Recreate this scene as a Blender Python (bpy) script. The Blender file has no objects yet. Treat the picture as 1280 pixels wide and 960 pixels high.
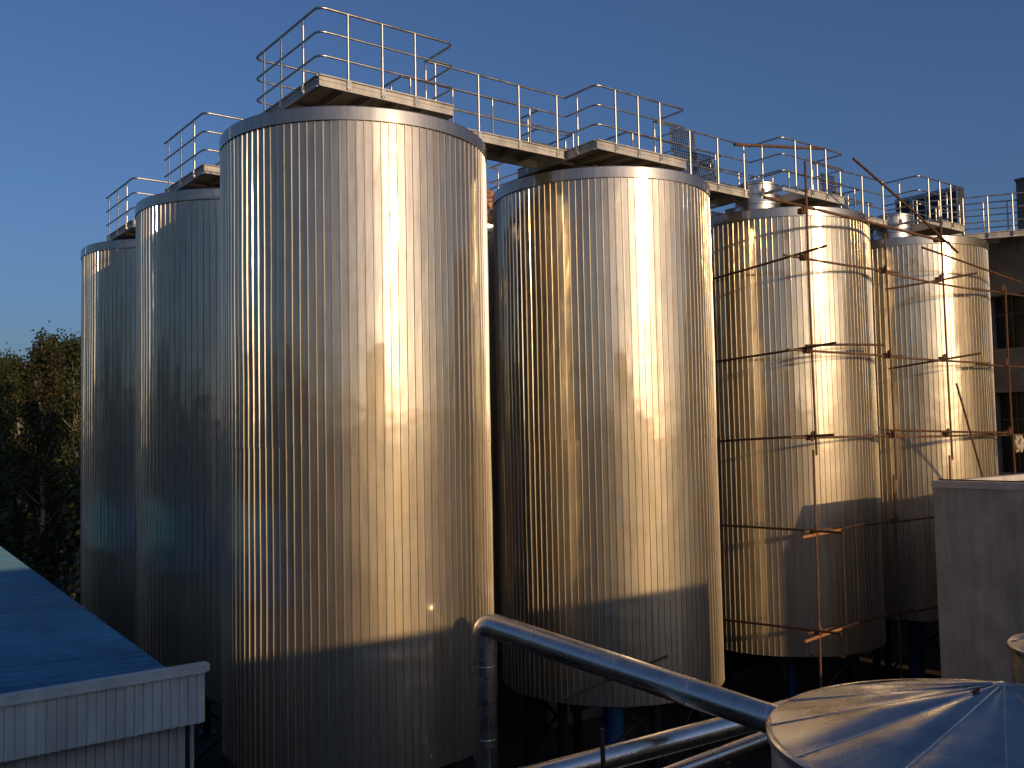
import bpy, math, random
from mathutils import Vector, Matrix
R = math.radians
S = bpy.context.scene
COL = S.collection
rnd = random.Random(7)

# ------------------------------------------------------------------ helpers
class MB:
    def __init__(s): s.v = []; s.f = []; s.m = []
    def add(s, vs, fs, m=0):
        n = len(s.v); s.v += [tuple(v) for v in vs]
        s.f += [tuple(i + n for i in f) for f in fs]; s.m += [m] * len(fs)
    def box(s, c, sx, sy, sz, ax=(1, 0, 0), ay=None, az=(0, 0, 1), m=0):
        c = Vector(c); ax = Vector(ax).normalized(); az = Vector(az).normalized()
        ay = Vector(ay).normalized() if ay is not None else az.cross(ax)
        vs = [c + ax * (i * sx / 2) + ay * (j * sy / 2) + az * (k * sz / 2) for i in (-1, 1) for j in (-1, 1) for k in (-1, 1)]
        s.add(vs, [(0, 1, 3, 2), (4, 6, 7, 5), (0, 4, 5, 1), (2, 3, 7, 6), (0, 2, 6, 4), (1, 5, 7, 3)], m)
    def tube(s, pts, r, n=8, cap=True, m=0):
        pts = [Vector(p) for p in pts]
        rs = r if isinstance(r, (list, tuple)) else [r] * len(pts)
        rings = []; up = None
        for i, p in enumerate(pts):
            d = (pts[min(i + 1, len(pts) - 1)] - pts[max(i - 1, 0)]).normalized()
            if up is None:
                up = Vector((0, 0, 1)) if abs(d.z) < .9 else Vector((1, 0, 0))
            x = d.cross(up).normalized(); y = x.cross(d).normalized(); up = y
            # keep thickness in corners
            k = 1.0
            if 0 < i < len(pts) - 1:
                a = (pts[i] - pts[i - 1]).normalized(); b = (pts[i + 1] - pts[i]).normalized()
                k = 1 / max(.6, math.cos(a.angle(b, 0) / 2))
            rings.append([p + (x * math.cos(t) + y * math.sin(t)) * rs[i] * (k if k < 1.05 else 1.03) for t in [2 * math.pi * q / n for q in range(n)]])
        vs = [v for rg in rings for v in rg]; fs = []
        for i in range(len(pts) - 1):
            for q in range(n):
                fs.append((i * n + q, i * n + (q + 1) % n, (i + 1) * n + (q + 1) % n, (i + 1) * n + q))
        if cap:
            fs.append(tuple(range(n - 1, -1, -1))); fs.append(tuple((len(pts) - 1) * n + q for q in range(n)))
        s.add(vs, fs, m)
    def lathe(s, prof, n=96, c=(0, 0, 0), m=0, cap_top=False, cap_bot=False):
        vs = []; fs = []
        for (r, z) in prof:
            for q in range(n):
                t = 2 * math.pi * q / n; vs.append((c[0] + r * math.cos(t), c[1] + r * math.sin(t), c[2] + z))
        for i in range(len(prof) - 1):
            for q in range(n):
                fs.append((i * n + q, i * n + (q + 1) % n, (i + 1) * n + (q + 1) % n, (i + 1) * n + q))
        if cap_top: fs.append(tuple((len(prof) - 1) * n + q for q in range(n)))
        if cap_bot: fs.append(tuple(range(n - 1, -1, -1)))
        s.add(vs, fs, m)
    def build(s, name, mats, parent=None, smooth=None):
        me = bpy.data.meshes.new(name); me.from_pydata(s.v, [], s.f)
        if not isinstance(mats, (list, tuple)): mats = [mats]
        for mt in mats: me.materials.append(mt)
        me.polygons.foreach_set('material_index', s.m)
        if smooth is not None:
            me.polygons.foreach_set('use_smooth', [True] * len(s.f)); me.update()
            try: me.set_sharp_from_angle(angle=R(smooth))
            except Exception: pass
        me.update()
        o = bpy.data.objects.new(name, me); COL.objects.link(o)
        if parent is not None: o.parent = parent
        return o

def tag(o, label, cat, group=None):
    o['label'] = label; o['category'] = cat
    if group: o['group'] = group
    return o
def struct(o): o['kind'] = 'structure'; return o
def empty(name, loc, label, cat, group=None, rz=0):
    o = bpy.data.objects.new(name, None); COL.objects.link(o); o.empty_display_size = .3
    o.location = loc; o.rotation_euler = (0, 0, rz)
    return tag(o, label, cat, group)
def children(o): return [c for c in COL.objects if c.parent is o]
def copy_tree(o, parent=None):
    kids = children(o)
    c = o.copy(); COL.objects.link(c); c.parent = parent
    for k in kids: copy_tree(k, c)
    return c

# ------------------------------------------------------------------ materials
def newmat(name):
    m = bpy.data.materials.new(name); m.use_nodes = True
    nt = m.node_tree; b = nt.nodes['Principled BSDF']
    return m, nt, b
def N(nt, t, **k):
    n = nt.nodes.new(t)
    for a_, v in k.items(): setattr(n, a_, v)
    return n
def coords(nt, scale, kind='Object'):
    tc = N(nt, 'ShaderNodeTexCoord'); mp = N(nt, 'ShaderNodeMapping')
    mp.inputs['Scale'].default_value = scale
    nt.links.new(tc.outputs[kind], mp.inputs[0]); return mp.outputs[0]
def noise(nt, vec, scale, detail=4, rough=.55):
    n = N(nt, 'ShaderNodeTexNoise'); n.inputs['Scale'].default_value = scale
    n.inputs['Detail'].default_value = detail; n.inputs['Roughness'].default_value = rough
    nt.links.new(vec, n.inputs['Vector']); return n.outputs['Fac']
def ramp(nt, fac, stops):
    r = N(nt, 'ShaderNodeValToRGB'); e = r.color_ramp.elements
    while len(e) < len(stops): e.new(.5)
    for i, (p, c) in enumerate(stops):
        e[i].position = p; e[i].color = (*c, 1) if len(c) == 3 else c
    nt.links.new(fac, r.inputs[0]); return r.outputs[0]
def maprange(nt, fac, lo, hi, a=0., b=1.):
    r = N(nt, 'ShaderNodeMapRange'); nt.links.new(fac, r.inputs[0])
    r.inputs[1].default_value = a; r.inputs[2].default_value = b
    r.inputs[3].default_value = lo; r.inputs[4].default_value = hi; return r.outputs[0]
def bump(nt, b, fac, strength, dist):
    n = N(nt, 'ShaderNodeBump'); n.inputs['Strength'].default_value = strength; n.inputs['Distance'].default_value = dist
    nt.links.new(fac, n.inputs['Height'])
    nt.links.new(n.outputs[0], b.inputs['Normal']); return n

def simple(name, c1, c2, scale=3., rough=(.6, .85), metal=0., bumps=(.2, .01, 20.), stretch=(1, 1, 1), spec=None, mid=(.35, .65)):
    m, nt, b = newmat(name); v = coords(nt, stretch)
    f = noise(nt, v, scale, 6)
    nt.links.new(ramp(nt, f, [(mid[0], c1), (mid[1], c2)]), b.inputs['Base Color'])
    nt.links.new(maprange(nt, f, rough[0], rough[1], .3, .7), b.inputs['Roughness'])
    b.inputs['Metallic'].default_value = metal
    if spec is not None: b.inputs['Specular IOR Level'].default_value = spec
    if bumps: bump(nt, b, noise(nt, v, bumps[2], 5), bumps[0], bumps[1])
    return m

def clad_metal(name, base=(.585, .53, .42)):
    """mill-finish sheet cladding: a sharp lobe over a broad one, slightly wavy"""
    m, nt, b = newmat(name)
    v = coords(nt, (1, 1, .35)); f = noise(nt, v, .9, 3)
    v2 = coords(nt, (1, 1, .06)); g = noise(nt, v2, 14, 4)
    col = ramp(nt, g, [(.3, tuple(x * .84 for x in base)), (.7, tuple(x * 1.06 for x in base))])
    v3 = coords(nt, (1, 1, 1)); d = noise(nt, v3, 2.3, 8, .7)
    mx = N(nt, 'ShaderNodeMixRGB', blend_type='MULTIPLY'); mx.inputs[0].default_value = 1
    nt.links.new(col, mx.inputs[1]); nt.links.new(ramp(nt, d, [(.30, (.90, .88, .85)), (.5, (1, 1, 1))]), mx.inputs[2])
    b.inputs['Metallic'].default_value = 1
    nt.links.new(mx.outputs[0], b.inputs['Base Color'])
    nt.links.new(maprange(nt, f, CL_R1 - .03, CL_R1 + .05, .3, .7), b.inputs['Roughness'])
    b2 = N(nt, 'ShaderNodeBsdfPrincipled'); b2.inputs['Metallic'].default_value = 1
    nt.links.new(mx.outputs[0], b2.inputs['Base Color']); b2.inputs['Roughness'].default_value = CL_R2
    tg = N(nt, 'ShaderNodeTangent'); tg.direction_type = 'RADIAL'; tg.axis = 'Z'; nt.links.new(tg.outputs[0], b2.inputs['Tangent'])
    b2.inputs['Anisotropic'].default_value = .2; b2.inputs['Anisotropic Rotation'].default_value = .25
    ms = N(nt, 'ShaderNodeMixShader'); ms.inputs[0].default_value = CL_MIX
    out = nt.nodes['Material Output']
    nt.links.new(b.outputs[0], ms.inputs[1]); nt.links.new(b2.outputs[0], ms.inputs[2]); nt.links.new(ms.outputs[0], out.inputs[0])
    vb = coords(nt, (1, 1, .8)); h = noise(nt, vb, 1.6, 2)
    n = bump(nt, b, h, .42, .022)
    h2 = noise(nt, coords(nt, (1, 1, .25)), 9, 3)
    n2 = N(nt, 'ShaderNodeBump'); n2.inputs['Strength'].default_value = .2; n2.inputs['Distance'].default_value = .003
    nt.links.new(h2, n2.inputs['Height']); nt.links.new(n.outputs[0], n2.inputs['Normal'])
    nt.links.new(n2.outputs[0], b.inputs['Normal']); nt.links.new(n2.outputs[0], b2.inputs['Normal'])
    return m
CL_R1, CL_R2, CL_MIX = .095, .56, .50

M = {}
M['clad'] = clad_metal('aluminium_cladding')
M['band'] = clad_metal('rim_sheet', (.49, .465, .41))
M['duct'] = simple('duct_jacket', (.66, .63, .57), (.76, .73, .67), 4, (.20, .34), 1, (.25, .012, 5.), mid=(.3, .7))
M['cone'] = simple('cone_sheet', (.48, .455, .415), (.58, .555, .51), 3, (.22, .36), 1, (.45, .035, 1.7))
M['seam'] = simple('seam_metal', (.5, .5, .5), (.62, .62, .6), 6, (.3, .45), 1, None)
M['galv'] = simple('galvanised_steel', (.55, .56, .54), (.68, .68, .64), 5, (.35, .55), .85, (.1, .003, 40.))
M['rail'] = simple('stainless_rail', (.46, .44, .40), (.58, .56, .51), 5, (.28, .42), 1, None)
M['deckp'] = simple('painted_deck_steel', (.43, .435, .42), (.56, .565, .545), 2.5, (.45, .7), .25, (.15, .004, 30.))
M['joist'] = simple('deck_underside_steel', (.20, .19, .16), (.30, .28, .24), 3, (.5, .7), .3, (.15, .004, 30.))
M['rust'] = simple('rusty_tube', (.075, .037, .020), (.18, .10, .055), 9, (.6, .85), .15, (.4, .006, 60.), (1, 1, .6))
M['rust2'] = simple('dark_rusty_tube', (.05, .028, .018), (.13, .06, .03), 9, (.6, .85), .15, (.4, .006, 60.))
M['orange'] = simple('orange_primer_tube', (.30, .11, .04), (.42, .21, .10), 7, (.5, .75), .05, (.3, .004, 50.))
M['darksteel'] = simple('dark_support_steel', (.015, .015, .017), (.035, .032, .03), 4, (.5, .7), .5, (.2, .01, 20.))
M['bluep'] = simple('blue_column_paint', (.012, .10, .30), (.02, .15, .40), 3, (.35, .55), 0, (.1, .005, 20.))
M['roofblue'] = simple('blue_roof_sheet', (.020, .15, .32), (.035, .20, .40), 1.2, (.38, .55), 0, (.1, .004, 30.), spec=.3, mid=(.3, .7))
M['whitesheet'] = simple('grey_white_wall_sheet', (.31, .34, .32), (.41, .44, .41), 1.5, (.4, .6), 0, (.1, .004, 30.), (1, 1, .3))
M['fascia'] = simple('fascia_sheet', (.40, .47, .47), (.49, .56, .555), 2.5, (.4, .55), 0, (.1, .004, 30.), (1, 1, .3))
M['plaster'] = simple('grey_plaster', (.37, .375, .35), (.45, .455, .425), 1.6, (.8, .95), 0, (.35, .012, 14.))
def weather(m, dark=.72):
    nt = m.node_tree; b = nt.nodes['Principled BSDF']; src = b.inputs['Base Color'].links[0].from_socket
    f = noise(nt, coords(nt, (1, 1, .12)), 3.2, 6, .65); g = noise(nt, coords(nt, (1, 1, 1)), .7, 5, .6)
    mm = N(nt, 'ShaderNodeMath', operation='MULTIPLY'); nt.links.new(f, mm.inputs[0]); nt.links.new(g, mm.inputs[1])
    mx = N(nt, 'ShaderNodeMixRGB', blend_type='MULTIPLY'); mx.inputs[0].default_value = 1
    nt.links.new(src, mx.inputs[1]); nt.links.new(ramp(nt, mm.outputs[0], [(.17, (1.04, 1.03, 1.02)), (.33, (dark, dark * .98, dark * .95))]), mx.inputs[2])
    nt.links.new(mx.outputs[0], b.inputs['Base Color'])
weather(M['plaster'], .74); weather(M['fascia'], .78); weather(M['whitesheet'], .72); weather(M['roofblue'], .72); weather(M['deckp'], .7)
M['plastertop'] = simple('parapet_mortar', (.42, .40, .37), (.54, .52, .48), 4, (.8, .95), 0, (.3, .01, 25.))
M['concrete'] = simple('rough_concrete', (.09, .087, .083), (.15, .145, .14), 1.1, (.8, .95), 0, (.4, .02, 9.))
M['oldwall'] = simple('shaded_render', (.20, .19, .18), (.30, .29, .27), .8, (.8, .95), 0, (.3, .02, 9.))
M['glass'] = simple('dark_window', (.01, .011, .013), (.02, .022, .025), 1, (.08, .2), 0, None)
M['void'] = simple('unlit_black', (.012, .011, .01), (.02, .02, .02), 2, (.8, .95), 0, None)  # near black, deep shade put into the colour
M['panel'] = simple('dark_sheet_panel', (.025, .025, .026), (.05, .048, .046), 2, (.45, .7), .2, (.2, .01, 20.))
M['grating'] = simple('mesh_steel', (.06, .07, .09), (.11, .12, .15), 5, (.4, .6), .6, None)
M['foam'] = simple('orange_brown_foam', (.30, .13, .05), (.58, .34, .18), 5, (.75, .95), 0, (.8, .08, 6.))
M['cloth'] = simple('pale_rag', (.45, .38, .28), (.6, .52, .4), 12, (.85, .95), 0, (.5, .01, 30.))
M['cable'] = simple('black_cable', (.012, .012, .014), (.02, .02, .022), 5, (.4, .6), 0, None)
M['bark'] = simple('pale_bark', (.20, .16, .11), (.36, .30, .22), 4, (.8, .95), 0, (.6, .03, 10.), (1, 1, .3))
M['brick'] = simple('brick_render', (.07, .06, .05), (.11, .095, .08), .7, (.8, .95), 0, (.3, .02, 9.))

def ground_mat():
    m, nt, b = newmat('yard_ground'); v = coords(nt, (1, 1, 1))
    f = noise(nt, v, .25, 8, .65); g = noise(nt, v, 3, 6)
    c = ramp(nt, f, [(.35, (.035, .028, .021)), (.55, (.06, .048, .038)), (.7, (.085, .07, .058))])
    mx = N(nt, 'ShaderNodeMixRGB', blend_type='MULTIPLY'); mx.inputs[0].default_value = 1
    nt.links.new(c, mx.inputs[1]); nt.links.new(ramp(nt, g, [(.3, (.6, .6, .6)), (.7, (1, 1, 1))]), mx.inputs[2])
    nt.links.new(mx.outputs[0], b.inputs['Base Color']); b.inputs['Roughness'].default_value = .95
    bump(nt, b, g, .6, .05); return m
M['ground'] = ground_mat()
def leaf_mat(name, cols):
    m, nt, b = newmat(name); v = coords(nt, (1, 1, 1))
    f = noise(nt, v, .55, 3); g = noise(nt, v, 7, 2)
    ad = N(nt, 'ShaderNodeMath', operation='ADD'); nt.links.new(maprange(nt, f, 0, .75), ad.inputs[0]); nt.links.new(maprange(nt, g, -.12, .25), ad.inputs[1])
    nt.links.new(ramp(nt, ad.outputs[0], [(.25, cols[0]), (.45, cols[1]), (.65, cols[2])]), b.inputs['Base Color'])
    b.inputs['Roughness'].default_value = .65; b.inputs['Specular IOR Level'].default_value = .25
    return m
M['leaf'] = leaf_mat('poplar_leaves', [(.016, .027, .008), (.032, .046, .013), (.055, .062, .02)])
M['leaf2'] = leaf_mat('turning_leaves', [(.016, .019, .007), (.032, .032, .012), (.052, .043, .017)])

# ------------------------------------------------------------------ site frame
CAM = Vector((0, 0, 8))
T0 = Vector((-2.925, 18.087, 0))
AD = Vector((.79354, .60852, 0)); BD = Vector((-.57763, .81630, 0))
SP_A, SP_B = 6.388, 6.124
RT = 2.5                      # tank radius
Z_CB, Z_RIM = 2.53, 13.56     # cladding bottom, rim top
def UV(u, v, z=0.): return T0 + AD * u + BD * v + Vector((0, 0, z))
def tank_c(i, j): return UV(i * SP_A, j * SP_B)
ANG_A = math.atan2(AD.y, AD.x)

# ------------------------------------------------------------------ ground
g = MB(); g.add([(-900, -900, 0), (900, -900, 0), (900, 900, 0), (-900, 900, 0)], [(0, 1, 2, 3)])
struct(g.build('ground', M['ground']))

# ------------------------------------------------------------------ tanks
def cladding_mesh(seed):
    r_ = random.Random(seed); K = 112; per = 7
    zc = [Z_CB, 3.1] + [3.1 + .55 * i for i in range(1, 9)] + [7.97]
    zu = [7.90] + [7.97 + .54 * i for i in range(1, 10)] + [13.36]
    mb = MB()
    ph = [r_.uniform(0, 6.28) for _ in range(8)]
    def wob(t, z, tier):
        return .0035 * math.sin(5 * t + ph[0] + .9 * z) + .003 * math.sin(11 * t + ph[1] - 1.3 * z) + .002 * math.sin(2.1 * z + ph[2] + 3 * t) + .0012 * math.sin(4.3 * z + ph[3] + 19 * t)
    for tier, (zs, off) in enumerate(((zc, 0.), (zu, .006))):
        tilts = [r_.gauss(0, .011) for _ in range(K // per)] if tier == 0 else [q * .8 + r_.gauss(0, .005) for q in tilts]
        prof = []                                   # (angle, radius)
        dt = 2 * math.pi / K
        for k in range(K):
            sh = k // per; i = k % per; t0 = k * dt
            base = RT - .020 + off
            lin = lambda q: tilts[sh] * ((i + q) / per - .5) * per * dt * RT
            pj = r_.gauss(0, .0007)
            w = .24 + r_.uniform(-.02, .02)
            # pan start, pan end, rib rise, rib top end
            q0, q1, q2, q3 = .0 + w * .17, 1 - w * .83 + .0, 1 - w * .60, 1 - w * .06
            prof.append((t0 + dt * q0, base + lin(q0) + pj))
            prof.append((t0 + dt * q1, base + lin(q1) - pj))
            prof.append((t0 + dt * q2, base + lin(q2) + .016))
            prof.append((t0 + dt * q3, base + lin(q3) + .016))
        n = len(prof); vs = []; fs = []
        for z in zs:
            for (t, r) in prof:
                rr = r + wob(t, z, tier); vs.append((rr * math.cos(t), rr * math.sin(t), z))
        for a_ in range(len(zs) - 1):
            for q in range(n):
                fs.append((a_ * n + q, a_ * n + (q + 1) % n, (a_ + 1) * n + (q + 1) % n, (a_ + 1) * n + q))
        mb.add(vs, fs)
    for k in range(K):
        t_ = (k + .45) * 2 * math.pi / K; mb.box((( RT - .008) * math.cos(t_), (RT - .008) * math.sin(t_), 7.94), .008, .012, .012, ax=(math.cos(t_), math.sin(t_), 0))
    for q in range(0, K // per):
        if r_.random() < .65:
            t_ = (q * per + .12) * 2 * math.pi / K
            for e in range(38):
                z_ = Z_CB + .15 + .283 * e; mb.box(((RT - .012) * math.cos(t_), (RT - .012) * math.sin(t_), z_), .008, .012, .012, ax=(math.cos(t_), math.sin(t_), 0))
    # dark top closure just under the band
    mb.lathe([(RT - .03, 13.30), (.2, 13.5)], 64)
    return mb

def make_tank(seed, label):
    t = empty('fermentation_tank', (0, 0, 0), label, 'tank', 'ribbed metal tanks')
    cl = cladding_mesh(seed).build('cladding', M['clad'], t)
    b = MB()
    nb = 128
    b.lathe([(RT + .012, 13.335), (RT + .020, 13.335), (RT + .020, 13.555), (RT + .008, 13.575), (RT - .12, 13.60), (.3, 13.84)], nb)
    for k in range(7):
        t_ = 2 * math.pi * (k + .25) / 7
        c = Vector(((RT + .021) * math.cos(t_), (RT + .021) * math.sin(t_), 13.448))
        b.box(c, .006, .035, .215, ax=(math.cos(t_), math.sin(t_), 0))
        for s_ in range(4):
            t2 = t_ + .008; c2 = Vector(((RT + .022) * math.cos(t2), (RT + .022) * math.sin(t2), 13.37 + .05 * s_))
            b.box(c2, .006, .008, .008, ax=(math.cos(t2), math.sin(t2), 0))
    b.build('rim_band', M['band'], t, smooth=30)
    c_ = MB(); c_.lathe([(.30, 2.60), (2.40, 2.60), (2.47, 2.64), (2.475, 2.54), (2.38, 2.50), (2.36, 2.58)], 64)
    c_.build('base_plate', M['void'], t, smooth=30)  # black underside stands in for the shade beneath the tank
    d_ = MB(); d_.lathe([(.32, .02), (.32, .07), (.23, .08), (.23, 1.3), (.27, 1.31), (.27, 1.37), (.23, 1.38), (.23, 2.59)], 32)
    d_.build('blue_outlet_column', M['bluep'], t, smooth=30)
    for k in range(6):
        l_ = MB(); a_ = R(30 + 60 * k)
        x, y = 1.95 * math.cos(a_), 1.95 * math.sin(a_)
        l_.tube([(x, y, 0.02), (x, y, 2.59)], .11, 12); l_.box((x, y, .03), .45, .45, .03)
        l_.build('support_leg', M['darksteel'], t)
        a2 = R(90 + 60 * k); b_ = MB(); b_.tube([(x, y, .6), (1.95 * math.cos(a2), 1.95 * math.sin(a2), 2.3)], .035, 6)
        b_.build('leg_brace', M['rust2'] if k % 3 == 0 else M['darksteel'], t)
    return t
LBL = {
    (0, 0): 'largest ribbed metal tank in front, beside the white fascia of the blue roofed shed',
    (1, 0): 'ribbed metal tank right of the largest tank, with long sloping duct crossing its foot',
    (2, 0): 'golden ribbed tank with rusty scaffold poles in front, left of the farthest right tank',
    (3, 0): 'smallest ribbed tank at right, standing just behind the grey plaster block',
    (0, 1): 'shaded ribbed tank directly left of the largest tank',
    (0, 2): 'leftmost ribbed tank, next to the dark trees',
    (1, 1): 'tank topped with brown foam, glimpsed in the gap between the two largest tanks',
}
proto = None; tanks = {}
for n_, (ij, lab) in enumerate(LBL.items()):
    if proto is None:
        t = proto = make_tank(11, lab)
    else:
        t = copy_tree(proto)
        t['label'] = lab
        # each tank's sheets differ
        if n_ <= 3:
            old = [c for c in children(t) if c.name.startswith('cladding')][0]
            nm = cladding_mesh(11 + n_ * 5).build('tmp', M['clad']); old.data = nm.data; bpy.data.objects.remove(nm)
    t.location = tank_c(*ij); t.rotation_euler = (0, 0, .37 * n_)
    tanks[ij] = t
# stacked collars left of the decks on the two scaffolded tanks
def neck(ij, rings):
    t = tanks[ij]; c = (Matrix.Rotation(-t.rotation_euler.z, 3, 'Z') @ (AD * -1.62 + BD * -.80)); m_ = MB(); z = 13.55; pr = []
    for k in range(rings):
        pr += [(.55, z), (.55, z + .19), (.585, z + .20), (.585, z + .235), (.55, z + .245)]; z += .25
    pr += [(.53, z + .02), (.40, z + .07), (.02, z + .10)]
    m_.lathe(pr, 48, c=(c.x, c.y, 0)); m_.build('manway_neck', M['seam'], t, smooth=30)
neck((2, 0), 3); neck((3, 0), 3)
# foam coat on the hidden tank's head
f_ = MB(); pr = []
nn = 40; zs = [(1.95, 13.70), (2.0, 13.95), (1.8, 14.35), (1.4, 14.72), (.9, 14.98), (.35, 15.12), (.02, 15.15)]
rr_ = random.Random(3); vs = []; fs = []
for i, (r, z) in enumerate(zs):
    for q in range(nn):
        t = 2 * math.pi * q / nn; k = 1 + rr_.uniform(-.05, .05); vs.append((r * k * math.cos(t), r * k * math.sin(t), z + rr_.uniform(-.05, .05) * (i > 0)))
for i in range(len(zs) - 1):
    for q in range(nn): fs.append((i * nn + q, i * nn + (q + 1) % nn, (i + 1) * nn + (q + 1) % nn, (i + 1) * nn + q))
f_.add(vs, fs); f_.build('foam_coat', M['foam'], tanks[(1, 1)], smooth=50)

# ------------------------------------------------------------------ platforms with guard rails
ZD = 14.10; RH = 1.15
def rounded(pts, r=.16, n=4):
    out = [Vector(pts[0])]
    for i in range(1, len(pts) - 1):
        p = Vector(pts[i]); a = Vector(pts[i - 1]) - p; b = Vector(pts[i + 1]) - p
        rr = min(r, a.length * .45, b.length * .45); a.normalize(); b.normalize()
        p0 = p + a * rr; p1 = p + b * rr
        for k in range(n + 1):
            t = k / n; out.append(p0 * (1 - t) ** 2 + p * 2 * t * (1 - t) + p1 * t * t)
    out.append(Vector(pts[-1])); return out
def rail_run(parent, pts, posts, off=.03, base=-.17, top=RH, mat=None):
    """pts: uv-frame points local to parent (x=u,y=v); posts: list of (x,y)"""
    mat = mat or M['rail']
    for h in (top, top - .41, top - .82):
        mb = MB(); mb.tube(rounded([(p[0], p[1], h) for p in pts]), .024 if h == top else .020, 8)
        mb.build('guard_rail', mat, parent, smooth=50)
    for (x, y) in posts:
        mb = MB(); mb.tube([(x, y, base), (x, y, top)], .024, 8); mb.box((x, y, base + .09), .07, .07, .14)
        mb.build('guard_post', mat, parent, smooth=50)
def platform(name, loc, label, cat, group, rz, x0, x1, y0, y1):
    t = empty(name, loc, label, cat, group, rz)
    d = MB(); nx = max(2, int((x1 - x0) / .5)); 
    d.box(((x0 + x1) / 2, (y0 + y1) / 2, -.012), x1 - x0 - .02, y1 - y0 - .02, .02)
    d.build('deck_plate', M['deckp'], t)
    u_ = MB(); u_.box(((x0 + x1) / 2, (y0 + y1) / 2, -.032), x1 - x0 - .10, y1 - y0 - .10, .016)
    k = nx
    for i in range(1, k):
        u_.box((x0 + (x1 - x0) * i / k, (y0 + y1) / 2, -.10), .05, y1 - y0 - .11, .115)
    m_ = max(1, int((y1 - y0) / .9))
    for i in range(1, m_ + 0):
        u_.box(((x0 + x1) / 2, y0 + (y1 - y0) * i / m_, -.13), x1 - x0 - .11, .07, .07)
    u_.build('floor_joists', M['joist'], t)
    for (cx, cy, sx, sy) in (((x0 + x1) / 2, y0, x1 - x0 + .04, .04), ((x0 + x1) / 2, y1, x1 - x0 + .04, .04), (x0, (y0 + y1) / 2, .04, y1 - y0 - .045), (x1, (y0 + y1) / 2, .04, y1 - y0 - .045)):
        e = MB(); e.box((cx, cy, -.105), sx, sy, .19)
        # folded lips give the channel its two-tone edge
        ox = .022 * (1 if cx > (x0 + x1) / 2 else -1) if sx < .1 else 0; oy = .022 * (1 if cy > (y0 + y1) / 2 else -1) if sy < .1 else 0
        e.box((cx + ox, cy + oy, -.004), sx + (.0 if sx > .1 else .02), sy + (.0 if sy > .1 else .02), .022)
        e.box((cx + ox, cy + oy, -.192), sx + (.0 if sx > .1 else .02), sy + (.0 if sy > .1 else .02), .016)
        e.box((cx + ox * .7, cy + oy * .7, -.085), sx if sx > .1 else .03, sy if sy > .1 else .03, .008)
        e.build('edge_beam', M['deckp'], t)
    return t
def deck(i, j, label, ul, ur, left, right, back, front, dv=0., rear=.75, cut=None):
    c = tank_c(i, j); c.z = ZD
    x0, x1, y0, y1 = ul, ur, -1.88 + dv, rear
    t = platform('access_platform', c, label, 'platform', 'platforms on top of the tanks', ANG_A, x0 if cut is None else cut, x1, y0, y1)
    if cut is not None:
        m_ = MB()
        m_.box(((x0 + cut) / 2 - .02, y0, -.14), cut - x0, .05, .07); m_.box((x0, (y0 - .9) / 2 - .01, -.14), .05, -.9 - y0 - .06, .07); m_.box((x0, .3, -.14), .05, .9, .07)
        m_.box(((x0 + cut) / 2 - .02, y1, -.14), cut - x0, .05, .07)
        m_.build('open_frame', M['deckp'], t)
    o = .035; cw0, cw1 = -.93, -.08
    xl, xr, yf, yb = x0 - o, x1 + o, y0 - o, y1 + o
    fp = [(xl + .55 + k * (xr - xl - .55) / 3.25, yf) for k in range(3)]
    if front:
        rail_run(t, [(xl, yb - .02), (xl, yf), (front[0], yf)], [(xl, y0 + .55), (xl, y0 + 1.45), (xl, y1 - .3)])
        rail_run(t, [(front[1], yf), (xr, yf), (xr, yb)], [(xr, y0 + .4), (xr, y1 - .7)])
    else:
        pl = [(xl, cw0)] if left else [((back[0] if back else xr), yb), (xl, yb)]
        pr_ = [(xr, cw0)] if right else [(xr, yb)]
        posts = list(fp)
        posts += [(xl, y0 + .55)] + ([] if left else [(xl, y0 + 1.45), (xl, y0 + 2.2)])
        posts += [(xr, cw0 - .02)] if right else [(xr, y0 + .5), (xr, y0 + 1.6)]
        rail_run(t, pl + [(xl, yf), (xr, yf)] + pr_, posts)
    # rear guard
    if right and not front:
        rail_run(t, [(xr, cw1), (xr, yb), ((back[1] if back else 0.1), yb)], [(xr, .35), ((back[1] if back else .3) + .05, yb)])
    if left and not front:
        rail_run(t, [(xl, cw1), (xl, yb), ((back[0] if back else -.1), yb)], [(xl, .35), ((back[0] if back else -.3) - .05, yb)])
    for (x, y) in ((x0 + .75, y0 + .9), (x1 - .5, y0 + .9), (x0 + .3, y1 - .2), (x1 - .3, y1 - .2)):
        m_ = MB(); zb = 13.56 + .25 * max(0, 1 - math.hypot(x, y) / RT) - ZD - .02
        m_.box((x, y, (zb - .2) / 2), .09, .09, -.2 - zb + .002); m_.box((x, y, zb + .01), .2, .2, .02)
        m_.build('support_foot', M['galv'], t)
    return t
BK = (-.05, .85)
deck(0, 0, 'platform with curved guard rails on the largest tank', -1.67, .98, False, True, BK, None)
deck(1, 0, 'platform with guard rails on the tank right of the largest one', -1.80, .85, True, True, BK, None)
deck(2, 0, 'platform on the scaffolded golden tank, left of its manway neck and gap', -2.02, .55, True, True, None, None, cut=-.98)
deck(3, 0, 'platform on the farthest right tank, beside the dark rooftop box', -2.1, .42, True, False, None, None, cut=-.98)
deck(0, 1, 'railed platform on the shaded tank left of the largest one', -1.67, .98, False, False, BK, BK)
deck(0, 2, 'railed platform on the leftmost tank', -1.67, .98, False, False, None, BK)
deck(1, 1, 'platform on the foam topped tank in the gap between the two largest', -1.67, .98, False, False, None, BK, rear=.75)

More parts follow.
